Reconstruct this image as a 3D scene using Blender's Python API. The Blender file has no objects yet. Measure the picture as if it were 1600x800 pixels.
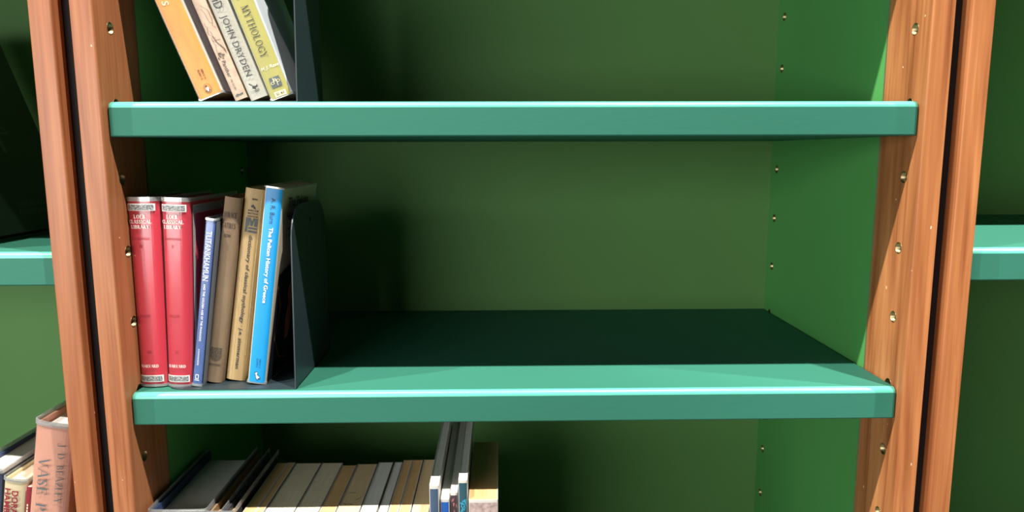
import bpy, bmesh, math, random
from mathutils import Matrix, Vector
random.seed(7)
scene = bpy.context.scene
C = scene.collection

# ------------------------------------------------------------------ camera
cam_d = bpy.data.cameras.new('camera'); cam = bpy.data.objects.new('camera', cam_d); C.objects.link(cam)
cam_d.lens = 25.05; cam_d.sensor_width = 36.0; cam_d.clip_start = 0.02
_r = Vector((0.99983, -0.01852, -0.00214)); _u = Vector((0.00479, 0.1446, 0.98948)); _f = Vector((0.01801, 0.98932, -0.14467))
cam.matrix_world = Matrix(((_r.x, _u.x, -_f.x, -0.01612), (_r.y, _u.y, -_f.y, -0.61848), (_r.z, _u.z, -_f.z, 0.21335), (0, 0, 0, 1)))
scene.camera = cam
vs = scene.view_settings
vs.view_transform = 'Standard'; vs.look = 'None'; vs.gamma = 1.0; vs.use_curve_mapping = False; vs.exposure = 0.0

# ------------------------------------------------------------------ light
world = bpy.data.worlds.new('world'); scene.world = world; world.use_nodes = True
bg = world.node_tree.nodes['Background']; bg.inputs[0].default_value = (1.0, 0.97, 0.92, 1); bg.inputs[1].default_value = 0.025

def spot(name, loc, aim, power, color, cone=95, radius=0.022):
    d = bpy.data.lights.new(name, 'SPOT'); d.energy = power; d.color = color; d.spot_size = math.radians(cone)
    d.spot_blend = 0.5; d.shadow_soft_size = radius
    o = bpy.data.objects.new(name, d); C.objects.link(o); o.location = loc
    o.rotation_euler = (Vector(aim) - Vector(loc)).to_track_quat('-Z', 'Y').to_euler()
    return o
# a row of ceiling spots running along the aisle in front of the cases
WARM = (1.0, 0.95, 0.87)
for lx, pw in ((-2.31, 400), (-0.80, 270), (0.74, 450)):
    spot('ceiling_spot', (lx, -0.69, 2.33), (lx * 0.35, 0.05, 0.0), pw, WARM)
spot('ceiling_spot', (2.27, -0.69, 2.33), (1.05, 0.10, 0.20), 600, WARM, cone=29)  # extra narrow spot, added to brighten only the right-hand case
# soft daylight from a window across the room, to the left
a = bpy.data.lights.new('window_daylight', 'AREA'); a.shape = 'RECTANGLE'; a.size = 2.6; a.size_y = 0.8; a.energy = 50; a.color = (1.0, 0.98, 0.95)
ao = bpy.data.objects.new('window_daylight', a); C.objects.link(ao); ao.location = (-1.8, -1.7, 0.27)
ao.rotation_euler = Vector((0.12, 1.0, -0.02)).to_track_quat('-Z', 'Y').to_euler()

# ------------------------------------------------------------------ materials
def new_mat(name):
    m = bpy.data.materials.new(name); m.use_nodes = True
    nt = m.node_tree; b = nt.nodes['Principled BSDF']
    return m, nt, b
def nd(nt, typ, **kw):
    n = nt.nodes.new(typ)
    for k, v in kw.items(): setattr(n, k, v)
    return n
def obj_coord(nt, scale=(1, 1, 1), rand=True):
    tc = nd(nt, 'ShaderNodeTexCoord'); mp = nd(nt, 'ShaderNodeMapping'); mp.inputs['Scale'].default_value = scale
    nt.links.new(tc.outputs['Object'], mp.inputs['Vector'])
    if rand:
        oi = nd(nt, 'ShaderNodeObjectInfo'); mu = nd(nt, 'ShaderNodeMath', operation='MULTIPLY'); mu.inputs[1].default_value = 7.3
        nt.links.new(oi.outputs['Random'], mu.inputs[0])
        cb = nd(nt, 'ShaderNodeCombineXYZ')
        for i in range(3): nt.links.new(mu.outputs[0], cb.inputs[i])
        nt.links.new(cb.outputs[0], mp.inputs['Location'])
    return mp.outputs['Vector']
def ramp(nt, fac, stops):
    r = nd(nt, 'ShaderNodeValToRGB'); e = r.color_ramp.elements
    e[0].position, e[0].color = stops[0][0], (*stops[0][1], 1)
    e[1].position, e[1].color = stops[1][0], (*stops[1][1], 1)
    for p, c in stops[2:]:
        x = e.new(p); x.color = (*c, 1)
    nt.links.new(fac, r.inputs[0]); return r.outputs[0]
def bump(nt, b, h, strength, dist=0.001):
    bp = nd(nt, 'ShaderNodeBump'); bp.inputs['Strength'].default_value = strength; bp.inputs['Distance'].default_value = dist
    nt.links.new(h, bp.inputs['Height']); nt.links.new(bp.outputs[0], b.inputs['Normal'])
def noise(nt, vec, scale, detail=3, rough=0.5, dist=0.0):
    n = nd(nt, 'ShaderNodeTexNoise'); n.inputs['Scale'].default_value = scale; n.inputs['Detail'].default_value = detail
    n.inputs['Roughness'].default_value = rough; n.inputs['Distortion'].default_value = dist
    nt.links.new(vec, n.inputs['Vector']); return n.outputs['Fac']
def plain(name, col, rough=0.5, spec=0.4, var=0.0, nscale=40, stretch=(1, 1, 1), bmp=0.0, bscale=600, metal=0.0):
    m, nt, b = new_mat(name)
    b.inputs['Roughness'].default_value = rough; b.inputs['Specular IOR Level'].default_value = spec; b.inputs['Metallic'].default_value = metal
    b.inputs['Base Color'].default_value = (*col, 1)
    v = obj_coord(nt, stretch)
    if var > 0:
        c0 = tuple(max(0, c * (1 - var)) for c in col); c1 = tuple(min(1, c * (1 + var)) for c in col)
        nt.links.new(ramp(nt, noise(nt, v, nscale, 4), [(0.3, c0), (0.7, c1)]), b.inputs['Base Color'])
    if bmp > 0: bump(nt, b, noise(nt, v, bscale, 2), bmp, 0.0006)
    return m
def wood(name, light, mid, dark):
    m, nt, b = new_mat(name)
    v = obj_coord(nt, (1, 1, 0.07))
    broad = noise(nt, v, 26, 3, 0.55, 1.1)
    fine = noise(nt, obj_coord(nt, (1, 1, 0.016)), 420, 3, 0.6)
    streak = noise(nt, obj_coord(nt, (1, 1, 0.03)), 110, 4, 0.6, 0.6)
    c1 = ramp(nt, broad, [(0.30, dark), (0.52, mid), (0.72, light)])
    c2 = ramp(nt, fine, [(0.35, (0.72, 0.66, 0.62)), (0.62, (1, 1, 1))])
    c3 = ramp(nt, streak, [(0.30, (0.62, 0.50, 0.44)), (0.46, (1, 1, 1))])
    mx = nd(nt, 'ShaderNodeMix', data_type='RGBA', blend_type='MULTIPLY'); mx.inputs[0].default_value = 0.55
    nt.links.new(c1, mx.inputs[6]); nt.links.new(c2, mx.inputs[7])
    mx2 = nd(nt, 'ShaderNodeMix', data_type='RGBA', blend_type='MULTIPLY'); mx2.inputs[0].default_value = 0.85
    nt.links.new(mx.outputs[2], mx2.inputs[6]); nt.links.new(c3, mx2.inputs[7])
    # a few small pale knocks in the lacquer
    sp = noise(nt, obj_coord(nt, (1, 1, 1)), 210, 0, 0.3)
    cs = ramp(nt, sp, [(0.868, (0, 0, 0)), (0.88, (1, 1, 1))])
    mx3 = nd(nt, 'ShaderNodeMix', data_type='RGBA'); mx3.inputs[7].default_value = (0.85, 0.62, 0.42, 1)
    nt.links.new(cs, mx3.inputs[0]); nt.links.new(mx2.outputs[2], mx3.inputs[6])
    nt.links.new(mx3.outputs[2], b.inputs['Base Color'])
    b.inputs['Roughness'].default_value = 0.38; b.inputs['Specular IOR Level'].default_value = 0.4
    bump(nt, b, fine, 0.12, 0.0004)
    return m
M = {}
M['wood_red'] = wood('reddish_cherry_wood', (0.48, 0.198, 0.088), (0.39, 0.148, 0.061), (0.27, 0.088, 0.034))
M['wood_orange'] = wood('orange_cherry_wood', (0.62, 0.280, 0.112), (0.50, 0.200, 0.074), (0.28, 0.088, 0.030))
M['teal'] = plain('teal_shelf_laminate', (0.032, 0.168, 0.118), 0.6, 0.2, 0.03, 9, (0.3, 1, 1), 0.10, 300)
M['nosing'] = plain('glossy_nosing_painted_highlight', (0.105, 0.50, 0.38), 0.40, 0.5, 0.10, 60, (0.05, 1, 1), 0.35, 260)  # nosing base colour lightened to carry the highlight along the rounded edge
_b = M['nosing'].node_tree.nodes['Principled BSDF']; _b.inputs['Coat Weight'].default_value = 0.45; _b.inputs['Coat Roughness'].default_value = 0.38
M['panel'] = plain('olive_green_back_paint', (0.112, 0.262, 0.078), 0.6, 0.25, 0.03, 6)
M['side'] = plain('leaf_green_side_paint', (0.085, 0.33, 0.085), 0.55, 0.25, 0.03, 6)
M['band'] = plain('pale_green_edge_band', (0.15, 0.21, 0.10), 0.5, 0.4, 0.1)
M['brass'] = plain('worn_brass', (0.38, 0.30, 0.155), 0.4, 0.5, 0.2, 300, metal=1.0)
M['black'] = plain('matt_black_metal', (0.012, 0.012, 0.014), 0.6, 0.3, 0.1)
M['steel'] = plain('dark_slate_enamel', (0.020, 0.034, 0.042), 0.42, 0.5, 0.06, 20, bmp=0.05)
M['wall'] = plain('off_white_plaster', (0.62, 0.60, 0.56), 0.9, 0.1, 0.03, 3)
M['carpet'] = plain('grey_carpet', (0.16, 0.15, 0.14), 1.0, 0.05, 0.2, 200)
def pages(name, col, var=0.10):
    m, nt, b = new_mat(name)
    v = obj_coord(nt, (1, 0.02, 0.02))
    f = noise(nt, v, 1500, 3, 0.7); g = noise(nt, obj_coord(nt, (1, 1, 1)), 30, 2)
    c = ramp(nt, f, [(0.25, tuple(x * (1 - 2.2 * var) for x in col)), (0.6, col)])
    mx = nd(nt, 'ShaderNodeMix', data_type='RGBA', blend_type='MULTIPLY'); mx.inputs[0].default_value = 0.5
    nt.links.new(c, mx.inputs[6]); nt.links.new(ramp(nt, g, [(0.3, (0.86, 0.84, 0.80)), (0.7, (1, 1, 1))]), mx.inputs[7])
    nt.links.new(mx.outputs[2], b.inputs['Base Color']); b.inputs['Roughness'].default_value = 0.9; b.inputs['Specular IOR Level'].default_value = 0.1
    bump(nt, b, f, 0.3, 0.0003)
    return m
M['pg_white'] = pages('white_page_edges', (0.84, 0.83, 0.80))
M['pg_cream'] = pages('cream_page_edges', (0.80, 0.70, 0.52))
M['pg_tan'] = pages('tan_page_edges', (0.72, 0.46, 0.22))
M['pg_buff'] = pages('buff_page_edges', (0.76, 0.57, 0.34))
def film(name, tint=(1, 1, 1), gloss=0.10, body=0.05):
    m = bpy.data.materials.new(name); m.use_nodes = True; nt = m.node_tree; nt.nodes.clear()
    out = nd(nt, 'ShaderNodeOutputMaterial'); tr = nd(nt, 'ShaderNodeBsdfTransparent'); gl = nd(nt, 'ShaderNodeBsdfGlossy'); df = nd(nt, 'ShaderNodeBsdfDiffuse')
    gl.inputs['Roughness'].default_value = 0.2; df.inputs[0].default_value = (0.8, 0.82, 0.82, 1); tr.inputs[0].default_value = (*tint, 1)
    v = obj_coord(nt, (1, 1, 0.12)); n = noise(nt, v, 160, 2)
    bp = nd(nt, 'ShaderNodeBump'); bp.inputs['Strength'].default_value = 0.35; bp.inputs['Distance'].default_value = 0.001; nt.links.new(n, bp.inputs['Height'])
    nt.links.new(bp.outputs[0], gl.inputs['Normal'])
    m1 = nd(nt, 'ShaderNodeMixShader'); m1.inputs[0].default_value = body; nt.links.new(tr.outputs[0], m1.inputs[1]); nt.links.new(df.outputs[0], m1.inputs[2])
    m2 = nd(nt, 'ShaderNodeMixShader'); m2.inputs[0].default_value = gloss; nt.links.new(m1.outputs[0], m2.inputs[1]); nt.links.new(gl.outputs[0], m2.inputs[2])
    nt.links.new(m2.outputs[0], out.inputs['Surface'])
    return m
M['film'] = film('clear_plastic_film', (0.98, 0.98, 0.98), 0.035, 0.012)
M['film_edge'] = film('cloudy_plastic_fold', (0.75, 0.78, 0.78), 0.22, 0.25)

# ------------------------------------------------------------------ mesh helpers
def link(name, me, mat, parent=None, smooth=False):
    o = bpy.data.objects.new(name, me); C.objects.link(o)
    if mat is not None and len(me.materials) == 0: me.materials.append(mat)
    if parent is not None: o.parent = parent
    if smooth:
        for p in me.polygons: p.use_smooth = True
    return o
def box_bm(x0, x1, y0, y1, z0, z1, bev=0.0, seg=2, sel=None):
    bm = bmesh.new(); bmesh.ops.create_cube(bm, size=1)
    for v in bm.verts:
        v.co = Vector((x0 if v.co.x < 0 else x1, y0 if v.co.y < 0 else y1, z0 if v.co.z < 0 else z1))
    if bev > 0:
        ed = [e for e in bm.edges if sel is None or sel(e)]
        bmesh.ops.bevel(bm, geom=ed, offset=bev, segments=seg, profile=0.5, affect='EDGES')
    return bm
def to_obj(name, bm, mat, parent=None, smooth=False):
    bmesh.ops.recalc_face_normals(bm, faces=bm.faces[:])
    me = bpy.data.meshes.new(name); bm.to_mesh(me); bm.free()
    return link(name, me, mat, parent, smooth)
def empty(name, loc=(0, 0, 0), rot=(0, 0, 0), label=None, cat=None, group=None):
    o = bpy.data.objects.new(name, None); C.objects.link(o); o.location = loc; o.rotation_euler = rot
    o.empty_display_size = 0.02
    if label: o['label'] = label
    if cat: o['category'] = cat
    if group: o['group'] = group
    return o
def tag(o, label, cat, group=None):
    o['label'] = label; o['category'] = cat
    if group: o['group'] = group
    return o
def polys(name, verts, faces, mat, parent, smooth=False):
    me = bpy.data.meshes.new(name); me.from_pydata(verts, [], faces); me.update()
    return link(name, me, mat, parent, smooth)

# ------------------------------------------------------------------ lettering
_fc = bpy.data.curves.new('letters', 'FONT'); _fo = bpy.data.objects.new('letters', _fc)
def sans_shape(text, bold=0.0, shear=0.0, space=1.0):
    _fc.body = text; _fc.size = 1.0; _fc.shear = shear; _fc.offset = bold; _fc.space_character = space; _fc.resolution_u = 2
    me = bpy.data.meshes.new_from_object(_fo)
    vs_ = [(v.co.x, v.co.y) for v in me.vertices]; fs = [tuple(p.vertices) for p in me.polygons]
    bpy.data.meshes.remove(me)
    return vs_, fs
# own serif capitals: strokes l = line(x0,y0,x1,y1,w), a = arc(cx,cy,rx,ry,a0,a1), s = serif bar(x,y,half)
TK, TN = 0.15, 0.055
SF = {
 'A': (0.78, [('l', .08, 0, .37, 1, TN), ('l', .41, 1, .70, 0, TK), ('l', .18, .36, .56, .36, TN), ('s', .08, 0, .10), ('s', .70, 0, .11)]),
 'B': (0.66, [('l', .14, 0, .14, 1, TK), ('a', .30, .76, .22, .22, -90, 90), ('a', .30, .27, .28, .25, -90, 90), ('l', .14, .97, .32, .97, TN), ('l', .14, .52, .32, .52, TN), ('l', .14, .03, .32, .03, TN), ('s', .1, 0, .1), ('s', .1, 1, .1)]),
 'C': (0.76, [('a', .42, .5, .34, .48, 42, 318), ('l', .68, .66, .68, .97, TN), ('l', .68, .2, .68, .3, TN)]),
 'D': (0.80, [('l', .14, 0, .14, 1, TK), ('a', .30, .5, .40, .48, -90, 90), ('l', .14, .97, .32, .97, TN), ('l', .14, .03, .32, .03, TN), ('s', .1, 0, .1), ('s', .1, 1, .1)]),
 'E': (0.64, [('l', .14, 0, .14, 1, TK), ('l', .14, .97, .56, .97, TN), ('l', .14, .52, .44, .52, TN), ('l', .14, .03, .58, .03, TN), ('l', .56, .8, .56, 1, TN), ('l', .58, 0, .58, .22, TN), ('l', .44, .42, .44, .62, TN), ('s', .1, 0, .1), ('s', .1, 1, .1)]),
 'G': (0.82, [('a', .42, .5, .34, .48, 42, 318), ('l', .68, .68, .68, .97, TN), ('l', .68, .05, .68, .4, TK), ('s', .68, .42, .13)]),
 'H': (0.86, [('l', .16, 0, .16, 1, TK), ('l', .68, 0, .68, 1, TK), ('l', .16, .52, .68, .52, TN), ('s', .16, 0, .14), ('s', .16, 1, .14), ('s', .68, 0, .14), ('s', .68, 1, .14)]),
 'I': (0.40, [('l', .2, 0, .2, 1, TK), ('s', .2, 0, .15), ('s', .2, 1, .15)]),
 'J': (0.42, [('l', .24, .0, .24, 1, TK), ('a', .07, .0, .17, .16, 180, 360), ('s', .24, 1, .15)]),
 'L': (0.62, [('l', .15, 0, .15, 1, TK), ('l', .15, .03, .55, .03, TN), ('l', .56, 0, .56, .24, TN), ('s', .12, 0, .12), ('s', .15, 1, .15)]),
 'M': (0.98, [('l', .13, 0, .17, 1, TN), ('l', .19, 1, .48, .02, TK), ('l', .48, .02, .78, 1, TN), ('l', .80, 0, .78, 1, TK), ('s', .13, 0, .11), ('s', .82, 0, .14), ('s', .12, 1, .09), ('s', .84, 1, .1)]),
 'N': (0.84, [('l', .13, 0, .13, 1, TN), ('l', .15, 1, .70, 0, TK), ('l', .70, 0, .70, 1, TN), ('s', .13, 0, .12), ('s', .08, 1, .1), ('s', .70, 1, .12)]),
 'O': (0.86, [('a', .43, .5, .36, .49, 0, 360)]),
 'P': (0.62, [('l', .15, 0, .15, 1, TK), ('a', .30, .74, .24, .24, -90, 90), ('l', .15, .97, .32, .97, TN), ('l', .15, .5, .32, .5, TN), ('s', .15, 0, .15), ('s', .1, 1, .1)]),
 'R': (0.74, [('l', .14, 0, .14, 1, TK), ('a', .30, .74, .24, .24, -90, 90), ('l', .14, .97, .32, .97, TN), ('l', .14, .5, .34, .5, TN), ('l', .34, .5, .64, 0, TK), ('s', .14, 0, .14), ('s', .1, 1, .1), ('s', .68, 0, .08)]),
 'S': (0.60, [('a', .29, .74, .20, .24, 35, 215), ('a', .29, .27, .22, .25, -145, 35), ('l', .18, .62, .42, .40, TK), ('l', .49, .72, .49, .97, TN), ('l', .08, .03, .08, .28, TN)]),
 'T': (0.72, [('l', .36, 0, .36, 1, TK), ('l', .06, .97, .66, .97, TN), ('l', .06, .76, .06, 1, TN), ('l', .66, .76, .66, 1, TN), ('s', .36, 0, .15)]),
 'V': (0.78, [('l', .10, 1, .39, 0, TK), ('l', .39, 0, .68, 1, TN), ('s', .10, 1, .12), ('s', .68, 1, .11)]),
 'Y': (0.76, [('l', .10, 1, .37, .46, TK), ('l', .37, .46, .64, 1, TN), ('l', .37, 0, .37, .48, TK), ('s', .10, 1, .11), ('s', .64, 1, .1), ('s', .37, 0, .15)]),
 'Z': (0.68, [('l', .60, .97, .08, .03, TK), ('l', .08, .97, .60, .97, TN), ('l', .08, .03, .60, .03, TN), ('l', .09, .75, .09, 1, TN), ('l', .60, 0, .60, .25, TN)]),
 '.': (0.26, [('l', .10, .06, .18, .06, .12)]), ' ': (0.34, []), 'K': (0.76, [('l', .14, 0, .14, 1, TK), ('l', .62, 1, .18, .45, TN), ('l', .28, .58, .66, 0, TK), ('s', .14, 0, .14), ('s', .14, 1, .14), ('s', .64, 1, .1), ('s', .68, 0, .1)]),
}
def serif_shape(text, weight=1.0, space=0.06):
    V, F, x = [], [], 0.0
    def quad(p):
        n = len(V); V.extend(p); F.append(tuple(range(n, n + len(p))))
    for ch in text:
        w, st = SF[ch]
        for s in st:
            if s[0] == 'l':
                _, x0, y0, x1, y1, wd = s; wd *= weight
                d = Vector((x1 - x0, y1 - y0)); d.normalize(); n = Vector((-d.y, d.x)) * wd / 2
                quad([(x + x0 - n.x, y0 - n.y), (x + x1 - n.x, y1 - n.y), (x + x1 + n.x, y1 + n.y), (x + x0 + n.x, y0 + n.y)])
            elif s[0] == 's':
                _, sx, sy, hw = s; t = TN * weight * 0.9
                y0 = sy if sy < 0.5 else sy - t
                quad([(x + sx - hw, y0), (x + sx + hw, y0), (x + sx + hw, y0 + t), (x + sx - hw, y0 + t)])
            else:
                _, cx, cy, rx, ry, a0, a1 = s; k = max(6, int(abs(a1 - a0) / 18)); prev = None
                for i in range(k + 1):
                    an = math.radians(a0 + (a1 - a0) * i / k); cw = (TN + (TK - TN) * abs(math.cos(an))) * weight / 2
                    p = ((x + cx + (rx + cw * 0.4) * math.cos(an), cy + (ry + cw * 0.2) * math.sin(an)), (x + cx + (rx - cw * 1.6) * math.cos(an), cy + (ry - cw * 1.6) * math.sin(an)))
                    if prev: quad([prev[0], p[0], p[1], prev[1]])
                    prev = p
        x += w + space
    return V, F

def inks(name, col, rough=0.55): 
    return plain(name, col, rough, 0.3, 0.08, 300)
INK = {'white': inks('white_print', (0.86, 0.84, 0.80)), 'dark': inks('charcoal_print', (0.045, 0.05, 0.055)), 'black': inks('black_print', (0.015, 0.015, 0.017)),
       'slate': inks('slate_print', (0.10, 0.125, 0.13)), 'maroon': inks('maroon_print', (0.22, 0.015, 0.03)), 'wine': inks('dark_wine_print', (0.25, 0.03, 0.045)),
       'navy': inks('navy_print', (0.02, 0.045, 0.10)), 'brown': inks('faded_brown_print', (0.055, 0.040, 0.032)), 'cream': inks('cream_print', (0.83, 0.70, 0.45)),
       'green': inks('faint_green_foil', (0.07, 0.09, 0.07)), 'orange': inks('terracotta_print', (0.55, 0.17, 0.06)), 'cyan': inks('cyan_print', (0.05, 0.42, 0.62)),
       'rose': inks('rose_print', (0.55, 0.22, 0.20)), 'red': inks('red_print', (0.45, 0.08, 0.04))}

# ------------------------------------------------------------------ books
class Book: pass
def spine_y(B, x):
    s = max(-1.0, min(1.0, 2 * x / B.T - 1)); return -B.b * (1 - s * s) + B.rc * abs(s) ** 6
def cshape(B, off, t, z0, z1, dback=0.0, n=18):
    """a sheet wrapped round spine and both boards, as one mesh"""
    outer, inner = [], []
    xs = [B.T * (1 - math.cos(math.pi * i / n)) / 2 for i in range(n + 1)]
    ys = [0.98, 0.75, 0.5, 0.25, 0.08]
    D = B.D + dback
    outer += [(-off, D), (-off, D * .5), (-off, B.rc + 0.002)]
    inner += [(-off + t, D), (-off + t, D * .5), (-off + t, B.rc + 0.002 + t)]
    for x in xs[1:-1]:
        s = 2 * x / B.T - 1
        outer.append((x + off * s, spine_y(B, x) - off)); inner.append((min(max(x, t - off), B.T - t + off), spine_y(B, x) - off + t * 1.2))
    outer += [(B.T + off, B.rc + 0.002), (B.T + off, D * .5), (B.T + off, D)]
    inner += [(B.T + off - t, B.rc + 0.002 + t), (B.T + off - t, D * .5), (B.T + off - t, D)]
    m = len(outer); V = []
    for z in (z0, z1):
        k = 1 + B.taper * z / B.H
        for (x, y) in outer: V.append((x * k, y, z))
        for (x, y) in inner: V.append((x * k, y, z))
    F = []
    for i in range(m - 1):
        F.append((i, i + 1, 2 * m + i + 1, 2 * m + i)); F.append((m + i + 1, m + i, 3 * m + i, 3 * m + i + 1))
        F.append((2 * m + i, 2 * m + i + 1, 3 * m + i + 1, 3 * m + i)); F.append((i + 1, i, m + i, m + i + 1))
    F.append((m, 0, 2 * m, 3 * m)); F.append((m - 1, 2 * m - 1, 4 * m - 1, 3 * m - 1))
    return V, F
def book(label, pivot, lean, T, H, D, cover, page, hard=False, bulge=0.0006, rc=0.0008, taper=0.0, yaw=0.0, side='L', sleeve=None, group=None, name='book', page_drop=None):
    """pivot = (x,y,z) of the resting bottom corner of the spine, side says which corner"""
    B = Book(); B.T, B.H, B.D, B.b, B.rc, B.taper = T, H, D, bulge, rc, taper
    an = math.radians(lean)
    off = Vector((-T * math.cos(an), 0, T * math.sin(an))) if side == 'R' else Vector((0, 0, 0))
    B.o = empty(name, Vector(pivot) + off, (0, an, math.radians(yaw)), label, 'book', group)
    t = 0.0022 if hard else 0.0005
    V, F = cshape(B, 0, t, 0.0, H); B.cover = polys('cover', V, F, cover, B.o)
    dz = (0.0035 if hard else 0.0003) if page_drop is None else page_drop
    k = 1 + taper * 0.5
    # page block: back follows the spine curve, fore edge slightly hollow
    n = 8; bot = []
    for i in range(n + 1):
        x = t + (T - 2 * t) * i / n; bot.append((x, max(spine_y(B, x), -B.b) + t * 1.3 + 0.0002))
    for i in range(n, -1, -1):
        x = t + (T - 2 * t) * i / n; s = 2 * i / n - 1
        bot.append((x, D - (0.003 if hard else 0.0004) - (0.0015 * (1 - s * s) if hard else 0.0)))
    m = len(bot); V = []
    for z in (0.0035 if hard else 0.0003, H - dz):
        kk = 1 + taper * z / H
        V += [(x * kk, y, z) for x, y in bot]
    F = [(i, (i + 1) % m, m + (i + 1) % m, m + i) for i in range(m)]
    for i in range(n):
        j = m - 1 - i
        F.append((m + i, m + i + 1, m + j - 1, m + j)); F.append((i + 1, i, j, j - 1))
    B.pages = polys('page_block', V, F, page, B.o)
    if sleeve is not None:
        V, F = cshape(B, 0.0006, 0.00025, 0.0, H + sleeve, 0.001); B.film = polys('plastic_sleeve', V, F, M['film'], B.o)
        for z0, z1 in ((H - 0.0008, H + sleeve), (0.0, 0.0022)):
            V, F = cshape(B, 0.0009, 0.0003, z0, z1, 0.001); polys('sleeve_fold', V, F, M['film_edge'], B.film)
    return B
def on_spine(B, name, shape, cx, cz, cap, rot, ink, length=None, lift=0.0003, face='spine', parent=None, sleeve=0.0):
    """print a flat shape on the spine (or the right-hand board); rot 0 level, 90 reads top to bottom. cx,cz = centre; cap = cap height; length = run"""
    V, F = shape
    if face == 'spine' and B.b > 0.0007:
        bm = bmesh.new(); vv = [bm.verts.new((v[0], v[1], 0)) for v in V]
        for f in F:
            try: bm.faces.new([vv[i] for i in f])
            except ValueError: pass
        bmesh.ops.triangulate(bm, faces=bm.faces[:])
        sy = max(v[1] for v in V) - min(v[1] for v in V); sx = max(v[0] for v in V) - min(v[0] for v in V)
        lim = (0.0016 / cap * sy) if length is None else 0.0016 / length * sx
        for _ in range(4):
            es = [e for e in bm.edges if abs(e.verts[0].co.x - e.verts[1].co.x) > lim] if rot == 0 else [e for e in bm.edges if abs(e.verts[0].co.y - e.verts[1].co.y) > 0.0016 / cap * sy]
            if not es or len(bm.verts) > 6000: break
            bmesh.ops.subdivide_edges(bm, edges=es, cuts=1); bmesh.ops.triangulate(bm, faces=bm.faces[:])
        bm.verts.index_update(); V = [(v.co.x, v.co.y) for v in bm.verts]; F = [tuple(v.index for v in f.verts) for f in bm.faces]; bm.free()
    x0 = min(v[0] for v in V); x1 = max(v[0] for v in V); y0 = min(v[1] for v in V); y1 = max(v[1] for v in V)
    ky = cap / (y1 - y0) if y1 > y0 else 1; kx = ky if length is None else length / (x1 - x0)
    out = []
    for (x, y) in V:
        u = (x - (x0 + x1) / 2) * kx; v = (y - (y0 + y1) / 2) * ky
        if rot == 90: px, pz = cx + v, cz - u
        else: px, pz = cx + u, cz + v
        if face == 'spine':
            k = 1 + B.taper * pz / B.H; out.append((px * k, spine_y(B, px) - lift - sleeve, pz))
        else:
            k = 1 + B.taper * pz / B.H; out.append((B.T * k + lift + sleeve, px, pz))
    return polys(name, out, F, INK[ink] if isinstance(ink, str) else ink, parent or B.o)
def rect(w=1.0, h=1.0, n=8):
    V = []; F = []
    for i in range(n + 1):
        V += [(w * i / n, 0), (w * i / n, h)]
    for i in range(n): F.append((2 * i, 2 * i + 2, 2 * i + 3, 2 * i + 1))
    return V, F
def shape(*polyl):
    V, F = [], []
    for p in polyl:
        n = len(V); V += list(p); F.append(tuple(range(n, n + len(p))))
    return V, F
def ell(cx, cy, rx, ry, a0=0, a1=360, n=20): return [(cx + rx * math.cos(math.radians(a0 + (a1 - a0) * i / n)), cy + ry * math.sin(math.radians(a0 + (a1 - a0) * i / n))) for i in range(n)]
def ring(cx, cy, rx, ry, w, n=24):
    q = []
    for i in range(n):
        a, b = 2 * math.pi * i / n, 2 * math.pi * (i + 1) / n
        q.append([(cx + rx * math.cos(a), cy + ry * math.sin(a)), (cx + rx * math.cos(b), cy + ry * math.sin(b)), (cx + (rx - w) * math.cos(b), cy + (ry - w) * math.sin(b)), (cx + (rx - w) * math.cos(a), cy + (ry - w) * math.sin(a))])
    return q
def stroke(pts, w):
    q = []
    for (a, b) in zip(pts[:-1], pts[1:]):
        d = Vector((b[0] - a[0], b[1] - a[1]));
        if d.length < 1e-9: continue
        d.normalize(); n = Vector((-d.y, d.x)) * w / 2
        q.append([(a[0] - n.x, a[1] - n.y), (b[0] - n.x, b[1] - n.y), (b[0] + n.x, b[1] + n.y), (a[0] + n.x, a[1] + n.y)])
    return q

# ------------------------------------------------------------------ the setting
W = 0.6934; HW = W / 2; D = 0.3316; YF = -0.0077; YG = 0.0614; TU = 0.0195; TS = 0.0294; S = 0.064; GAP = 0.014
FLOOR = -1.10; TOP = 0.92
o = to_obj('floor', box_bm(-3.5, 3.5, -4.0, D + 0.06, FLOOR - 0.05, FLOOR), M['carpet']); o['kind'] = 'structure'
o = to_obj('wall_back', box_bm(-3.5, 3.5, D + 0.03, D + 0.13, FLOOR, 2.6), M['wall']); o['kind'] = 'structure'

# ------------------------------------------------------------------ bookcases
def sleeve_mesh():
    bm = bmesh.new(); n = 20
    prof = [(0.0054, 0.004), (0.0054, 0.0), (0.0052, -0.00012), (0.0047, 0.0), (0.0044, 0.0085)]   # radius, depth into the wood (+)
    rows = []
    for r, d in prof:
        rows.append([bm.verts.new((d, r * math.cos(2 * math.pi * i / n), r * math.sin(2 * math.pi * i / n))) for i in range(n)] if r > 0 else [bm.verts.new((d, 0, 0))])
    for a, b in zip(rows[:-1], rows[1:]):
        for i in range(n):
            j = (i + 1) % n
            bm.faces.new((a[i], a[j], b[j], b[i]) if len(b) > 1 else (a[i], a[j], b[0]))
    bmesh.ops.recalc_face_normals(bm, faces=bm.faces[:])
    me = bpy.data.meshes.new('socket_sleeve'); bm.to_mesh(me); bm.free(); me.materials.append(M['brass'])
    for p in me.polygons: p.use_smooth = True
    return me
SLEEVE = sleeve_mesh()
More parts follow.
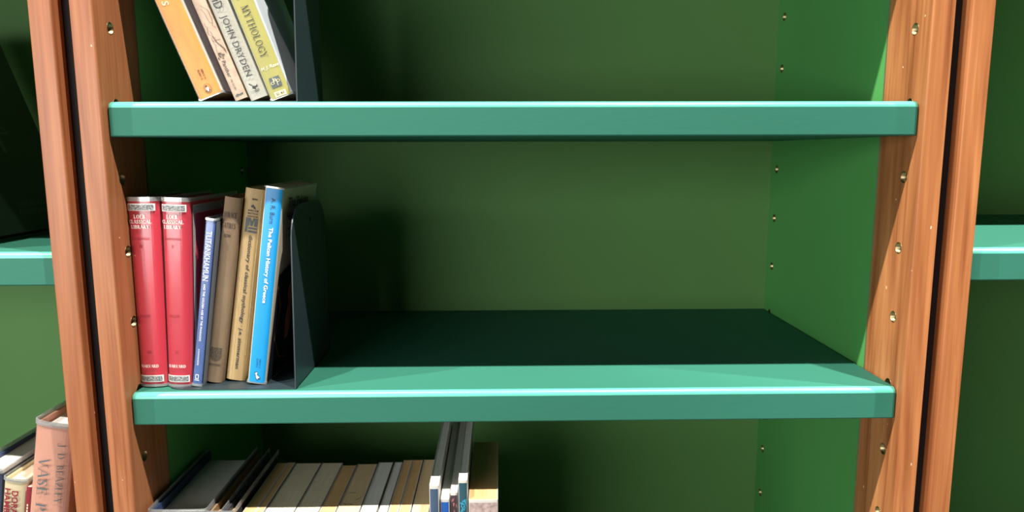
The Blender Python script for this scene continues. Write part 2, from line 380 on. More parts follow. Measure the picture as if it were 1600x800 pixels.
def drill(o, x, sgn, ys, zs):
    """bore peg holes in the face x of o and line them with brass sleeves; sgn = direction into the wood"""
    bm = bmesh.new()
    for y in ys:
        for z in zs:
            g = bmesh.ops.create_cone(bm, cap_ends=True, segments=20, radius1=0.0054, radius2=0.0054, depth=0.02)
            bmesh.ops.rotate(bm, verts=g['verts'], cent=(0, 0, 0), matrix=Matrix.Rotation(math.pi / 2, 3, 'Y'))
            bmesh.ops.translate(bm, verts=g['verts'], vec=(x, y, z))
    me = bpy.data.meshes.new('cutter'); bm.to_mesh(me); bm.free()
    c = bpy.data.objects.new('cutter', me); C.objects.link(c)
    md = o.modifiers.new('b', 'BOOLEAN'); md.operation = 'DIFFERENCE'; md.object = c; md.solver = 'EXACT'
    bpy.context.view_layer.update(); dg = bpy.context.evaluated_depsgraph_get(); nm = bpy.data.meshes.new_from_object(o.evaluated_get(dg))
    o.modifiers.clear(); o.data = nm; bpy.data.objects.remove(c); bpy.data.meshes.remove(me)
    for y in ys:
        for z in zs:
            s = bpy.data.objects.new('socket_sleeve', SLEEVE); C.objects.link(s); s.parent = o
            s.location = (x, y, z); s.scale = (sgn, 1, 1)
def shelf(parent, z, x0, x1):
    """board with a rounded, glossy nosing along its top front edge and softly rounded ends"""
    R, r2 = 0.0050, 0.0012
    prof = [(D - 0.001, 0.0), (R, 0.0)]
    prof += [(R - R * math.sin(a), -R + R * math.cos(a)) for a in [math.pi / 2 * k / 8 for k in range(1, 9)]]          # nosing
    prof += [(0.0, -TS + r2), (r2 * 0.3, -TS + r2 * 0.3), (r2, -TS), (D - 0.001, -TS)]
    n = len(prof); rr = 0.0024; xa, xb = x0 + 0.0006, x1 - 0.0006
    rings = [(xa + rr * (1 - math.cos(t)), rr * (1 - math.sin(t))) for t in [math.pi / 2 * k / 4 for k in range(5)]]
    rings += [((xa + xb) / 2, 0.0)] + [(xa + xb - x, i) for x, i in reversed(rings)]
    V = []
    for x, ins in rings:
        for y, dz in prof:
            V.append((x, y + (ins if y < 0.02 else 0), z + dz - (ins if dz > -0.006 else 0)))
    F, mi = [], []
    for a in range(len(rings) - 1):
        for b in range(n):
            c = (b + 1) % n
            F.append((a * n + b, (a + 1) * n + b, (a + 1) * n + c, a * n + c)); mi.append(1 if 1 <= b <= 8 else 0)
    F.append(tuple(range(n - 1, -1, -1))); mi.append(0)
    F.append(tuple((len(rings) - 1) * n + k for k in range(n))); mi.append(0)
    bm = bmesh.new(); vv = [bm.verts.new(v) for v in V]
    for f, m in zip(F, mi):
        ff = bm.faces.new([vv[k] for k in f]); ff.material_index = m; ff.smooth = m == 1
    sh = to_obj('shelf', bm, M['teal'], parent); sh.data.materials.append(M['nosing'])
    return sh
def bookcase(label, x0, x1, woods, shelves, drilled):
    """x0,x1 = inner faces"""
    root = empty('bookcase', ((x0 + x1) / 2, 0, FLOOR), label=label, cat='bookcase')
    rx, rz = (x0 + x1) / 2, FLOOR
    kids = []
    for side, (xi, sg) in enumerate(((x0, -1), (x1, 1))):
        a, b = sorted((xi, xi + sg * TU))
        u = to_obj('upright', box_bm(a, b, YF, YG, FLOOR, TOP, 0.0016, 3), M[woods[side]]); kids.append(u)
        p = to_obj('side_panel', box_bm(a, b, YG + 0.0007, D, FLOOR + 0.01, TOP - 0.002), M['side']); kids.append(p)
        e = to_obj('edge_band', box_bm(min(xi - sg * 0.0004, xi + sg * 0.004), max(xi - sg * 0.0004, xi + sg * 0.004), YG, YG + 0.0008, FLOOR + 0.01, TOP - 0.002), M['band'], root); kids.append(e)
        if drilled[side]:
            zs = [k * S - 0.0019 for k in range(-6, 9)]
            drill(u, xi, sg, [0.0168], zs)
            drill(p, xi, sg, [0.3119], [z - 0.0001 for z in zs])
        u.parent = root; p.parent = root
    kids.append(to_obj('back_panel', box_bm(x0 - TU, x1 + TU, D, D + 0.012, FLOOR + 0.01, TOP - 0.002), M['panel'], root))
    kids.append(to_obj('top_board', box_bm(x0 - TU, x1 + TU, YF, D + 0.012, TOP, TOP + 0.025, 0.002), M[woods[0]], root))
    kids.append(to_obj('plinth', box_bm(x0, x1, 0.02, 0.04, FLOOR, FLOOR + 0.08), M[woods[0]], root))
    for z in shelves: kids.append(shelf(root, z, x0, x1))
    for k in kids:          # meshes were built in world space: shift into the case's own space
        k.data.transform(Matrix.Translation((-rx, 0, -rz)))
        for ch in k.children: ch.location = Vector(ch.location) - Vector((rx, 0, rz))
    return root
XL = -HW - TU - GAP - TU          # inner (right) face of the left-hand neighbour
XR = HW + TU + GAP + TU
bookcase('middle bookcase with reddish wood posts, teal shelves and brass peg holes', -HW, HW, ('wood_red', 'wood_orange'), (0.512, 0.256, 0.0, -0.32, -0.64), (True, True))
bookcase('neighbouring bookcase at the left edge with teal shelf and green back', XL - W, XL, ('wood_red', 'wood_red'), (0.448, 0.128, -0.256, -0.64), (False, False))
bookcase('neighbouring bookcase at the right edge with empty teal shelf', XR, XR + W, ('wood_orange', 'wood_orange'), (0.64, 0.128, -0.384, -0.75), (False, False))

# black strips closing the gaps between the cases
for nm, xa in (('left', XL + TU), ('right', HW + TU)):
    st = to_obj('filler_strip', box_bm(xa + 0.0002, xa + GAP - 0.0002, 0.006, 0.05, FLOOR, TOP, 0.001), M['black'])
    tag(st, 'black filler strip in the narrow gap between the two ' + nm + '-hand wooden posts', 'filler strip', 'gap filler strips')

# ------------------------------------------------------------------ bookends
def bookend(label, x, y0, y1, z, h, base_l):
    root = empty('bookend', (x, y0, z), label=label, cat='bookend', group='slate metal bookends')
    t = 0.0011; w = y1 - y0; r = 0.034; pts = [(0.0, 0.0), (w, 0.0)]
    pts += [(w - r + r * math.cos(a), h - r + r * math.sin(a)) for a in [math.pi / 2 * i / 8 for i in range(9)]]
    pts += [(0.008 + r + r * math.cos(a), h - r + r * math.sin(a)) for a in [math.pi / 2 + math.pi / 2 * i / 8 for i in range(9)]]
    bm = bmesh.new(); va = [bm.verts.new((0, p[0], p[1])) for p in pts]; f = bm.faces.new(va)
    g = bmesh.ops.extrude_face_region(bm, geom=[f]); bmesh.ops.translate(bm, verts=[v for v in g['geom'] if isinstance(v, bmesh.types.BMVert)], vec=(t, 0, 0))
    up = to_obj('upright_plate', bm, M['steel'], root)
    # slot near the top of the plate
    hole = bmesh.new(); gg = bmesh.ops.create_cone(hole, cap_ends=True, segments=16, radius1=0.0028, radius2=0.0028, depth=0.01)
    bmesh.ops.rotate(hole, verts=gg['verts'], cent=(0, 0, 0), matrix=Matrix.Rotation(math.pi / 2, 3, 'Y')); bmesh.ops.translate(hole, verts=gg['verts'], vec=(x, y0 + w * 0.55, z + h - 0.017))
    me = bpy.data.meshes.new('c'); hole.to_mesh(me); hole.free(); c = bpy.data.objects.new('c', me); C.objects.link(c)
    md = up.modifiers.new('b', 'BOOLEAN'); md.object = c; md.solver = 'EXACT'
    bpy.context.view_layer.update(); dg = bpy.context.evaluated_depsgraph_get(); nm = bpy.data.meshes.new_from_object(up.evaluated_get(dg)); up.modifiers.clear(); up.data = nm; bpy.data.objects.remove(c)
    # base plate with a rounded free end
    L = x - base_l; r = 0.025; pts = [(t, 0.0), (t, w)] + [(-L + r + r * math.cos(a), w - r + r * math.sin(a)) for a in [math.pi / 2 + math.pi / 2 * i / 6 for i in range(7)]] + [(-L + r + r * math.cos(a), r * 0.35 + r * 0.35 * math.sin(a)) for a in [math.pi + math.pi / 2 * i / 6 for i in range(7)]]
    bm = bmesh.new(); f = bm.faces.new([bm.verts.new((p[0], p[1], 0.0)) for p in pts]); g = bmesh.ops.extrude_face_region(bm, geom=[f])
    bmesh.ops.translate(bm, verts=[v for v in g['geom'] if isinstance(v, bmesh.types.BMVert)], vec=(0, 0, 0.001))
    to_obj('base_plate', bm, M['steel'], root)
    return root
bookend('dark slate metal bookend on the middle shelf, right of the bright blue paperback', -0.2024, 0.0085, 0.142, 0.0, 0.166, -0.318)
bookend('dark slate metal bookend on the top shelf, beside the yellow-green mythology book', -0.1898, 0.010, 0.100, 0.256, 0.166, -0.285)

# ------------------------------------------------------------------ books on the middle shelf
def cloth(name, col, var=0.1, rough=0.75, bmp=0.3): return plain(name, col, rough, 0.2, var, 60, (1, 1, 0.25), bmp, 900)
def paper(name, col, rough=0.4, var=0.06): return plain(name, col, rough, 0.4, var, 45, (1, 1, 0.4))
RED = plain('crimson_dust_jacket', (0.72, 0.035, 0.070), 0.30, 0.5, 0.10, 22, (1, 1, 0.06))
def key_print(name):   # grey meander print
    m, nt, b = new_mat(name); v = obj_coord(nt, (1, 1, 1), False)
    vo = nd(nt, 'ShaderNodeTexVoronoi'); vo.inputs['Scale'].default_value = 900; nt.links.new(v, vo.inputs['Vector'])
    nt.links.new(ramp(nt, vo.outputs['Distance'], [(0.30, (0.62, 0.62, 0.60)), (0.45, (0.16, 0.17, 0.18))]), b.inputs['Base Color']); return m
KEY = key_print('grey_meander_print')
GREY_STRIP = plain('grey_border_print', (0.36, 0.36, 0.35), 0.5, 0.3, 0.25, 700)
def loeb(label, pivot, lean, T, taper, vol):
    B = book(label, pivot, lean, T, 0.1705, 0.112, RED, M['pg_cream'], True, 0.0022, 0.0022, taper, sleeve=0.003, group='red classical library volumes')
    cx = T * 0.44; sl = 0.0006 + 0.0004
    for zc in (0.1645 if vol == 'II' else 0.1640, 0.0078):
        on_spine(B, 'ornament_band', rect(n=14), cx + 0.0005, zc, 0.0064, 0, 'white', T * 0.90, sleeve=sl)
        on_spine(B, 'ornament_pattern', rect(n=14), cx + 0.0005, zc, 0.0046, 0, KEY, T * 0.82, sleeve=sl + 0.0002)
    for tx, z, ln in (('LOEB', 0.1562, 0.0083), ('CLASSICAL', 0.1517, 0.0165), ('LIBRARY', 0.1471, 0.0133)):
        on_spine(B, 'series_lettering', serif_shape(tx, 1.5), cx - 0.0004, z, 0.0036, 0, 'white', ln * 1.06, sleeve=sl)
    on_spine(B, 'author_lettering', sans_shape('Suetonius'), cx - 0.0008, 0.1368, 0.0033, 0, 'wine', 0.0135, sleeve=sl)
    on_spine(B, 'volume_lettering', serif_shape(vol, 1.2), cx - 0.0008, 0.1296, 0.0030, 0, 'wine', sleeve=sl)
    on_spine(B, 'translator_lettering', sans_shape('ROLFE'), cx - 0.0012, 0.066, 0.0026, 0, 'wine', 0.0085, sleeve=sl)
    on_spine(B, 'number_lettering', sans_shape('38' if vol == 'II' else '31'), cx, 0.0326, 0.0028, 0, 'wine', sleeve=sl)
    on_spine(B, 'press_lettering', serif_shape('HARVARD', 1.25), cx, 0.0196, 0.0030, 0, 'white', 0.0155, sleeve=sl)
    # grey border printed round the front board
    for (y0, y1, z0, z1) in ((0.004, 0.0075, 0.004, 0.166), (0.0075, 0.108, 0.1600, 0.1660), (0.0075, 0.108, 0.004, 0.010)):
        on_spine(B, 'border_print', rect(n=1), (y0 + y1) / 2, (z0 + z1) / 2, z1 - z0, 0, GREY_STRIP, y1 - y0, face='board', sleeve=sl)
    for (y0, y1, z0, z1) in ((0.0035, 0.004, 0.004, 0.1664), (0.0078, 0.0083, 0.01, 0.1595), (0.0078, 0.108, 0.1592, 0.1597), (0.004, 0.108, 0.1662, 0.1667)):
        on_spine(B, 'border_line', rect(n=1), (y0 + y1) / 2, (z0 + z1) / 2, z1 - z0, 0, 'cream', y1 - y0, face='board', sleeve=sl + 0.0001)
    return B
loeb('crimson classical library hardback volume II in clear film, against the wooden post', (-0.3457, 0.0188, 0.0012), 0.0, 0.0238, 0.18, 'II')
loeb('crimson classical library hardback volume I in clear film, beside the thin blue book', (-0.3210, 0.0188, 0.0012), 1.9, 0.0222, 0.12, 'I')

BLUE = paper('periwinkle_blue_cover', (0.085, 0.17, 0.46))
B = book('thin periwinkle-blue softcover about a boy pharaoh, leaning right', (-0.2899, 0.0160, 0.0012), 8.3, 0.0078, 0.1545, 0.118, BLUE, M['pg_white'], False, 0.0003, 0.0004, side='R', sleeve=0.0012, group='books on the middle shelf')
GREYB = paper('grey_blue_board', (0.17, 0.185, 0.22))
on_spine(B, 'back_cover_print', rect(n=1), 0.059, 0.077, 0.152, 0, GREYB, 0.116, face='board', sleeve=0.0007)
on_spine(B, 'title_lettering', sans_shape('TUTANKHAMUN', 0.0), 0.0040, 0.1214, 0.0050, 90, 'white', 0.0450, sleeve=0.0010)
on_spine(B, 'subtitle_lettering', sans_shape('AND THE GOLDEN AGE OF THE PHARAOHS', 0.02, 0, 1.15), 0.0038, 0.0694, 0.0020, 90, 'white', 0.0530, sleeve=0.0010)
on_spine(B, 'imprint_lettering', sans_shape('A FOUNTAIN BOOK', 0.01), 0.0036, 0.0276, 0.0016, 90, 'white', 0.0155, sleeve=0.0010)
q_ = [[(0, 0), (1, 0), (1, .12), (0, .12)], [(.15, .25), (.85, .25), (.85, .37), (.15, .37)], [(.15, .88), (.85, .88), (.85, 1), (.15, 1)], [(.15, .25), (.28, .25), (.28, 1), (.15, 1)], [(.72, .25), (.85, .25), (.85, 1), (.72, 1)]]
on_spine(B, 'imprint_emblem', shape(*q_), 0.0039, 0.0085, 0.0058, 0, 'white', 0.0042, sleeve=0.0010)

HOR = cloth('faded_brown_bookcloth', (0.235, 0.165, 0.105), 0.22)
B = book('faded brown cloth hardback of Latin satires between the blue softcover and a tan paperback', (-0.2749, 0.0255, 0.0012), 9.2, 0.0148, 0.1735, 0.115, HOR, M['pg_tan'], True, 0.0014, 0.0012, side='R', group='books on the middle shelf')
on_spine(B, 'title_lettering', serif_shape('HORACE'), 0.0070, 0.1574, 0.0052, 0, 'brown', 0.0118)
on_spine(B, 'title_lettering', serif_shape('SATIRES'), 0.0068, 0.1478, 0.0050, 0, 'brown', 0.0118)
on_spine(B, 'rule', rect(), 0.0066, 0.1428, 0.0004, 0, 'red', 0.0030)
on_spine(B, 'editor_lettering', sans_shape('GOW', 0.02), 0.0066, 0.1385, 0.0030, 0, 'brown', 0.0062)
EMB = plain('faded_stamped_emblem', (0.10, 0.075, 0.055), 0.7, 0.2, 0.55, 900)
on_spine(B, 'stamped_emblem', shape([(.0, 1), (.0, .3), (.18, .08), (.5, 0), (.82, .08), (1, .3), (1, 1)]), 0.0073, 0.0272, 0.0125, 0, EMB, 0.0098)
on_spine(B, 'imprint_marks', shape(*[[(k, 0), (k + .7, 0), (k + .7, 1), (k, 1)] for k in range(9)]), 0.0073, 0.0172, 0.0014, 0, EMB, 0.0100)

TAN = plain('aged_tan_cover', (0.46, 0.32, 0.145), 0.5, 0.35, 0.20, 120, (1, 1, 0.03))
B = book('aged tan paperback dictionary of myths with black lower-case title', (-0.2549, 0.0305, 0.0012), 9.0, 0.0182, 0.1805, 0.107, TAN, M['pg_tan'], False, 0.0010, 0.0016, side='R', group='books on the middle shelf')
on_spine(B, 'price_lettering', sans_shape('8086', 0.02), 0.0100, 0.1710, 0.0018, 0, 'brown', 0.0050)
on_spine(B, 'rooster_emblem', shape([(.0, .55), (.2, .95), (.45, 1), (.5, .7), (.75, .6), (.8, .2), (1, .05), (.8, 0), (.55, .1), (.4, .35), (.2, .3)], ell(.1, .6, .13, .2)), 0.0096, 0.1640, 0.0040, 0, 'dark', 0.0050)
for tx, z in (('BANTAM', 0.1605), ('MATRIX', 0.1578), ('EDITION', 0.1551)):
    on_spine(B, 'series_lettering', sans_shape(tx, 0.02, 0, 1.25), 0.0094, z, 0.0017, 0, 'brown', 0.0090)
mq = [[(0, 1), (0, 0), (.17, 0), (.17, 1)], [(.17, 1), (.17, .43), (.3, .43), (.3, .80), (.42, .45), (.58, .45), (.70, .80), (.70, .43), (.98, .43), (.98, 1), (.70, 1), (.5, .72), (.36, 1)],
      [(.25, .36), (1, .34), (1, .22), (.25, .24)], [(.25, .14), (1, .12), (1, -.02), (.25, 0)]]
on_spine(B, 'publisher_emblem', shape(mq[0], [(.17, 1), (.17, .43), (.30, .43), (.30, 1)], [(.30, 1), (.42, .45), (.58, .45), (.40, 1)], [(.58, .45), (.42, .45), (.60, 1), (.72, 1)], [(.72, 1), (.72, .43), (.98, .43), (.98, 1)], mq[2], mq[3]), 0.0092, 0.1470, 0.0135, 0, 'slate', 0.0108)
on_spine(B, 'title_lettering', sans_shape('dictionary of classical mythology \u00b7 j.e. zimmerman', 0.015, 0.15, 1.03), 0.0093, 0.0745, 0.0046, 90, 'dark', 0.1265)
CREASE = plain('worn_crease_line', (0.66, 0.54, 0.30), 0.6, 0.2, 0.3, 500, (1, 1, 0.2))
for xx, w, zc, ln in ((0.0050, 0.0004, 0.05, 0.10), (0.0158, 0.0005, 0.10, 0.15), (0.0034, 0.0003, 0.12, 0.10)):
    on_spine(B, 'spine_crease', rect(n=2), xx, zc, ln, 0, CREASE, w)

CYAN = paper('bright_sky_blue_cover', (0.010, 0.30, 0.68), 0.35, 0.04)
CREAMC = paper('pale_cream_cover', (0.72, 0.64, 0.48))
B = book('bright sky-blue paperback history of Greece, its cream cover towards the bookend', (-0.2327, 0.0206, 0.0012), 8.1, 0.0166, 0.1822, 0.116, CREAMC, M['pg_buff'], False, 0.0006, 0.0012, side='R', sleeve=0.0004, group='books on the middle shelf')
on_spine(B, 'spine_panel', rect(n=14), 0.0086, 0.0910, 0.1795, 0, CYAN, 0.0146, sleeve=0.0008)
WH = INK['white']
on_spine(B, 'author_lettering', sans_shape('A. R. Burn', 0.0), 0.0088, 0.1610, 0.0040, 90, 'navy', 0.0228, sleeve=0.0012)
on_spine(B, 'title_lettering', sans_shape('The Pelican History of Greece', 0.022), 0.0086, 0.1112, 0.0046, 90, 'white', 0.0695, sleeve=0.0012)
on_spine(B, 'code_lettering', sans_shape('ISBN 0 14'), 0.0102, 0.0196, 0.0015, 90, 'navy', 0.0085, sleeve=0.0012)
on_spine(B, 'code_lettering', sans_shape('02.0792 8'), 0.0076, 0.0200, 0.0015, 90, 'navy', 0.0085, sleeve=0.0012)
pel = shape([(.25, .55), (.1, .75), (.0, .72), (.12, .86), (.32, 1.0), (.48, .97), (.5, .85), (.42, .70), (.42, .55), (.7, .42), (1, .2), (.7, .1), (.45, .05), (.28, .2)], [(.45, .1), (.52, .1), (.55, -.1), (.48, -.1)], [(.6, .1), (.67, .1), (.72, -.08), (.65, -.08)])
on_spine(B, 'bird_emblem', pel, 0.0088, 0.0076, 0.0082, 0, 'navy', 0.0062, sleeve=0.00115)
on_spine(B, 'bird_emblem', pel, 0.0089, 0.0077, 0.0068, 0, 'white', 0.0048, sleeve=0.0014)
def board(nm, sh, cy, cz, cap, ink, ln=None, s=0.0010): return on_spine(B, nm, sh, cy, cz, cap, 0, ink, ln, face='board', sleeve=s)
board('cover_lettering', sans_shape('The Pelican', 0.012), 0.0470, 0.1685, 0.0090, 'black', 0.0660)
board('cover_lettering', sans_shape('History of Greece', 0.012), 0.0560, 0.1545, 0.0100, 'black', 0.0850)
board('cover_lettering', sans_shape('Third Edition'), 0.030, 0.1440, 0.0036, 'black', 0.032)
board('cover_lettering', sans_shape('A. R. Burn'), 0.030, 0.1375, 0.0036, 'black', 0.032)
board('imprint_triangle', shape([(0, 0), (1, 0), (.5, 1)]), 0.112, 0.1690, 0.0065, 'cyan', 0.0060)
NIGHT = paper('black_cover_picture', (0.012, 0.013, 0.022), 0.3)
board('cover_picture', shape([(0, 0), (1, 0), (1, 1.12), (.40, 1.06), (.05, 1)]), 0.0585, 0.0575, 0.1130, NIGHT, 0.1140, 0.0008)
board('picture_figure', shape([(.35, 0), (.65, 0), (.75, .35), (.62, .62), (.9, .9), (.55, 1), (.25, .85), (.42, .6), (.28, .35)]), 0.052, 0.062, 0.060, 'orange', 0.026)
board('picture_line', shape(*stroke([(0.006, 0.095), (0.020, 0.070), (0.010, 0.040), (0.030, 0.016), (0.055, 0.010)], 0.0009)), 0.030, 0.052, 0.080, 'orange', 0.048)

# ------------------------------------------------------------------ books on the top shelf
ZU = 0.2572
ORG = plain('penguin_orange_cover', (0.74, 0.29, 0.068), 0.4, 0.4, 0.16, 70, (1, 1, 0.25))
B = book('orange paperback with a small bird badge, leaning left on the top shelf', (-0.2757, 0.0200, ZU), -21.35, 0.0215, 0.1810, 0.111, paper('worn_white_cover', (0.70, 0.68, 0.66)), M['pg_tan'], False, 0.0004, 0.0006, sleeve=0.0003, group='books leaning on the top shelf')
on_spine(B, 'spine_panel', rect(n=10), 0.0108, 0.0905, 0.1790, 0, ORG, 0.0202, sleeve=0.0008)
on_spine(B, 'code_lettering', sans_shape('ISBN 0 14', 0.02), 0.0130, 0.0200, 0.0018, 90, 'brown', 0.0088, sleeve=0.0012)
on_spine(B, 'code_lettering', sans_shape('02.0411 5', 0.02), 0.0101, 0.0204, 0.0018, 90, 'brown', 0.0088, sleeve=0.0012)
on_spine(B, 'badge_oval', shape(*ring(.5, .5, .38, .5, .03)), 0.0112, 0.0074, 0.0088, 0, 'brown', 0.0066, sleeve=0.0012)
on_spine(B, 'badge_bird', shape(ell(.5, .45, .26, .38), ell(.45, .92, .15, .16), [(.2, .6), (.1, .2), (.3, .35)], [(.8, .6), (.9, .2), (.7, .35)], [(.3, .98), (.1, .9), (.32, .88)]), 0.0110, 0.0074, 0.0062, 0, 'brown', 0.0042, sleeve=0.0012)
on_spine(B, 'badge_belly', shape(ell(.5, .45, .2, .33), ell(.5, .1, .1, .1)), 0.0112, 0.0068, 0.0040, 0, 'white', 0.0026, sleeve=0.0014)
on_spine(B, 'title_lettering', sans_shape('s', 0.0, 0.2), 0.0078, 0.0850, 0.0058, 90, 'cream', sleeve=0.0012)
LILAC = paper('lilac_grey_cover', (0.42, 0.39, 0.44))
on_spine(B, 'front_cover_print', rect(n=1), 0.0575, 0.0905, 0.178, 0, LILAC, 0.102, face='board', sleeve=0.0007)

PAN = plain('pink_beige_cover', (0.50, 0.365, 0.27), 0.45, 0.4, 0.18, 120)
B = book('narrow pinkish-beige paperback with a pen sketch on its spine, top shelf', (-0.2453, 0.0200, ZU), -21.0, 0.0112, 0.1790, 0.110, PAN, M['pg_tan'], False, 0.0004, 0.0006, group='books leaning on the top shelf')
on_spine(B, 'imprint_lettering', sans_shape('Panther', 0.005, 0.1), 0.0045, 0.0278, 0.0034, 90, 'dark', 0.0150)
on_spine(B, 'code_lettering', sans_shape('586 02183', 0.0, 0, 1.2), 0.0046, 0.0142, 0.0016, 90, 'brown', 0.0098)
random.seed(3); sk = []
for k in range(7):
    x, z = random.uniform(.001, .006), random.uniform(.052, .085); pts = [(x, z)]
    for i in range(6):
        x = min(.0100, max(.0008, x + random.uniform(-.0015, .0028))); z -= random.uniform(.001, .0045); pts.append((x, z))
    sk += stroke(pts, 0.00022)
for k in range(16):
    x, z = random.uniform(.001, .007), random.uniform(.037, .045); sk += stroke([(x, z), (x + random.uniform(-.001, .0015), z + random.uniform(-.002, .002)), (x + .001, z - .001)], 0.00035)
sk += stroke([(.0045, .0535), (.0098, .0525)], 0.0003)
V, F = shape(*sk); xs_ = [v[0] for v in V]; zs_ = [v[1] for v in V]
on_spine(B, 'sketch_drawing', (V, F), (min(xs_) + max(xs_)) / 2, (min(zs_) + max(zs_)) / 2, max(zs_) - min(zs_), 0, 'brown')
on_spine(B, 'sketch_drawing', shape([(0, .3), (.2, .1), (.5, .4), (.7, .2), (1, .5), (1, .9), (.6, .6), (.3, 1), (.1, .6)]), 0.0056, 0.0044, 0.0022, 0, 'slate', 0.0076)

DRY = paper('pale_grey_cover', (0.40, 0.39, 0.33), 0.4, 0.08)
B = book('pale grey paperback lettered with an English poet\'s name, top shelf', (-0.2318, 0.0200, ZU), -20.7, 0.0160, 0.1800, 0.111, DRY, M['pg_buff'], False, 0.0006, 0.0010, group='books leaning on the top shelf')
on_spine(B, 'author_lettering', sans_shape('JOHN DRYDEN', 0.0, 0, 1.0), 0.0070, 0.0472, 0.0076, 90, 'dark', 0.0540, sleeve=0.0010)
on_spine(B, 'title_lettering', sans_shape('AENEID', 0.0, 0, 1.0), 0.0070, 0.0955, 0.0076, 90, 'dark', 0.0300, sleeve=0.0010)
on_spine(B, 'imprint_emblem', shape([(.0, .95), (.15, 1), (.45, .62), (.8, .55), (1, .72), (.95, .42), (.7, .36), (.6, .18), (.25, .4), (.35, .6)], [(.45, .12), (1, .22), (1, .16), (.45, .05)], [(.42, -.02), (1, .07), (1, .02), (.42, -.1)]), 0.0078, 0.0098, 0.0088, 0, 'dark', 0.0072, sleeve=0.0010)

YEL = paper('yellow_green_cover', (0.365, 0.34, 0.10), 0.45, 0.08)
B = book('yellow-green paperback on mythology with a pale side cover, top shelf, nearest the bookend', (-0.2140, 0.0200, ZU), -19.8, 0.0200, 0.1830, 0.112, paper('bluish_white_cover', (0.62, 0.68, 0.72)), M['pg_buff'], False, 0.0006, 0.0008, sleeve=0.0003, group='books leaning on the top shelf')
on_spine(B, 'spine_panel', rect(n=12), 0.0096, 0.0915, 0.1815, 0, YEL, 0.0180, sleeve=0.0008)
on_spine(B, 'title_lettering', serif_shape('GREEK', 0.8), 0.0094, 0.1040, 0.0066, 90, 'dark', 0.0330, sleeve=0.0012)
on_spine(B, 'title_lettering', serif_shape('MYTHOLOGY', 0.8), 0.0096, 0.0590, 0.0066, 90, 'dark', 0.0455, sleeve=0.0012)
on_spine(B, 'author_lettering', sans_shape('H. J. Rose', 0.0, 0.25), 0.0104, 0.0272, 0.0036, 0, 'white', 0.0158, sleeve=0.0012)
on_spine(B, 'imprint_emblem', rect(n=4), 0.0101, 0.0140, 0.0088, 0, 'slate', 0.0092, sleeve=0.0012)
on_spine(B, 'imprint_lettering', shape(*(ring(.2, .32, .17, .17, .05) + stroke([(.36, .2), (.36, .95)], .055) + ring(.52, .62, .16, .18, .05) + stroke([(.38, .62), (.66, .62)], .05) + ring(.82, .45, .16, .18, .05) + stroke([(.66, .45), (.66, -.12)], .055))), 0.0101, 0.0142, 0.0076, 0, 'cream', 0.0084, sleeve=0.0015)
on_spine(B, 'code_label', rect(n=2), 0.0104, 0.0036, 0.0046, 0, 'cream', 0.0105, sleeve=0.0011)
on_spine(B, 'code_lettering', sans_shape('D 41', 0.015), 0.0104, 0.0037, 0.0022, 0, 'dark', 0.0066, sleeve=0.0014)

# ------------------------------------------------------------------ books on the low shelf of the middle case
ZB = -0.32
def low(label, x0, x1, top, depth, cov, pg, hard=False, y=0.003, sleeve=None, drop=None, bulge=0.0004):
    return book(label, (x0, y, ZB), 0.0, x1 - x0 - 0.0004, top - ZB, depth, cov, pg, hard, bulge, 0.0006, group='books on the low shelf', sleeve=sleeve, page_drop=drop)
cA = paper('white_paper_cover', (0.66, 0.64, 0.60)); cB = paper('grey_paper_cover', (0.48, 0.46, 0.43)); cC = paper('dark_paper_cover', (0.05, 0.05, 0.055)); cD = paper('brown_paper_cover', (0.28, 0.19, 0.11)); cN = paper('navy_paper_cover', (0.03, 0.05, 0.12))
low('thick white-paged hardback in clear film, first on the low shelf by the left post', -0.3415, -0.2890, -0.1170, 0.138, cN, M['pg_white'], True, 0.006, 0.004, 0.009)
low('thin hardback in cloudy film right of the thick white-paged one, low shelf', -0.2880, -0.2755, -0.1190, 0.140, cD, M['pg_tan'], True, 0.006, 0.004, 0.007)
low('slim dark hardback in film next to the row of tan paperbacks, low shelf', -0.2745, -0.2640, -0.1190, 0.136, cC, M['pg_buff'], True, 0.006, 0.004, 0.006)
specs = [(-0.2602, -0.2482, -0.1236, 0.124, cA, 'pg_tan', 'tan-paged thin paperback, first of the paperback row on the low shelf'),
 (-0.2480, -0.2405, -0.1236, 0.125, cA, 'pg_tan', 'narrow tan-paged paperback, second of the paperback row on the low shelf'),
 (-0.2395, -0.2120, -0.1242, 0.124, cB, 'pg_cream', 'widest cream-paged paperback, third in the low shelf row'),
 (-0.2112, -0.1886, -0.1242, 0.124, cB, 'pg_cream', 'cream-paged paperback, fourth in the low shelf row, right of the widest'),
 (-0.1880, -0.1725, -0.1240, 0.117, cB, 'pg_tan', 'browner-paged short paperback, fifth in the low shelf row'),
 (-0.1714, -0.1498, -0.1232, 0.118, cB, 'pg_buff', 'nicked buff-paged paperback, sixth in the low shelf row'),
 (-0.1486, -0.1332, -0.1228, 0.121, cA, 'pg_white', 'white-paged paperback, seventh in the low shelf row'),
 (-0.1316, -0.1228, -0.1232, 0.122, cB, 'pg_white', 'slim white-paged paperback, eighth in the low shelf row'),
 (-0.1220, -0.1124, -0.1226, 0.126, cA, 'pg_tan', 'slim tan-paged paperback, ninth in the low shelf row'),
 (-0.1120, -0.1010, -0.1226, 0.126, cA, 'pg_tan', 'slim tan-paged paperback, tenth in the low shelf row'),
 (-0.1000, -0.0836, -0.1224, 0.126, cB, 'pg_buff', 'buff-paged paperback, last of the row before the tall thin books')]
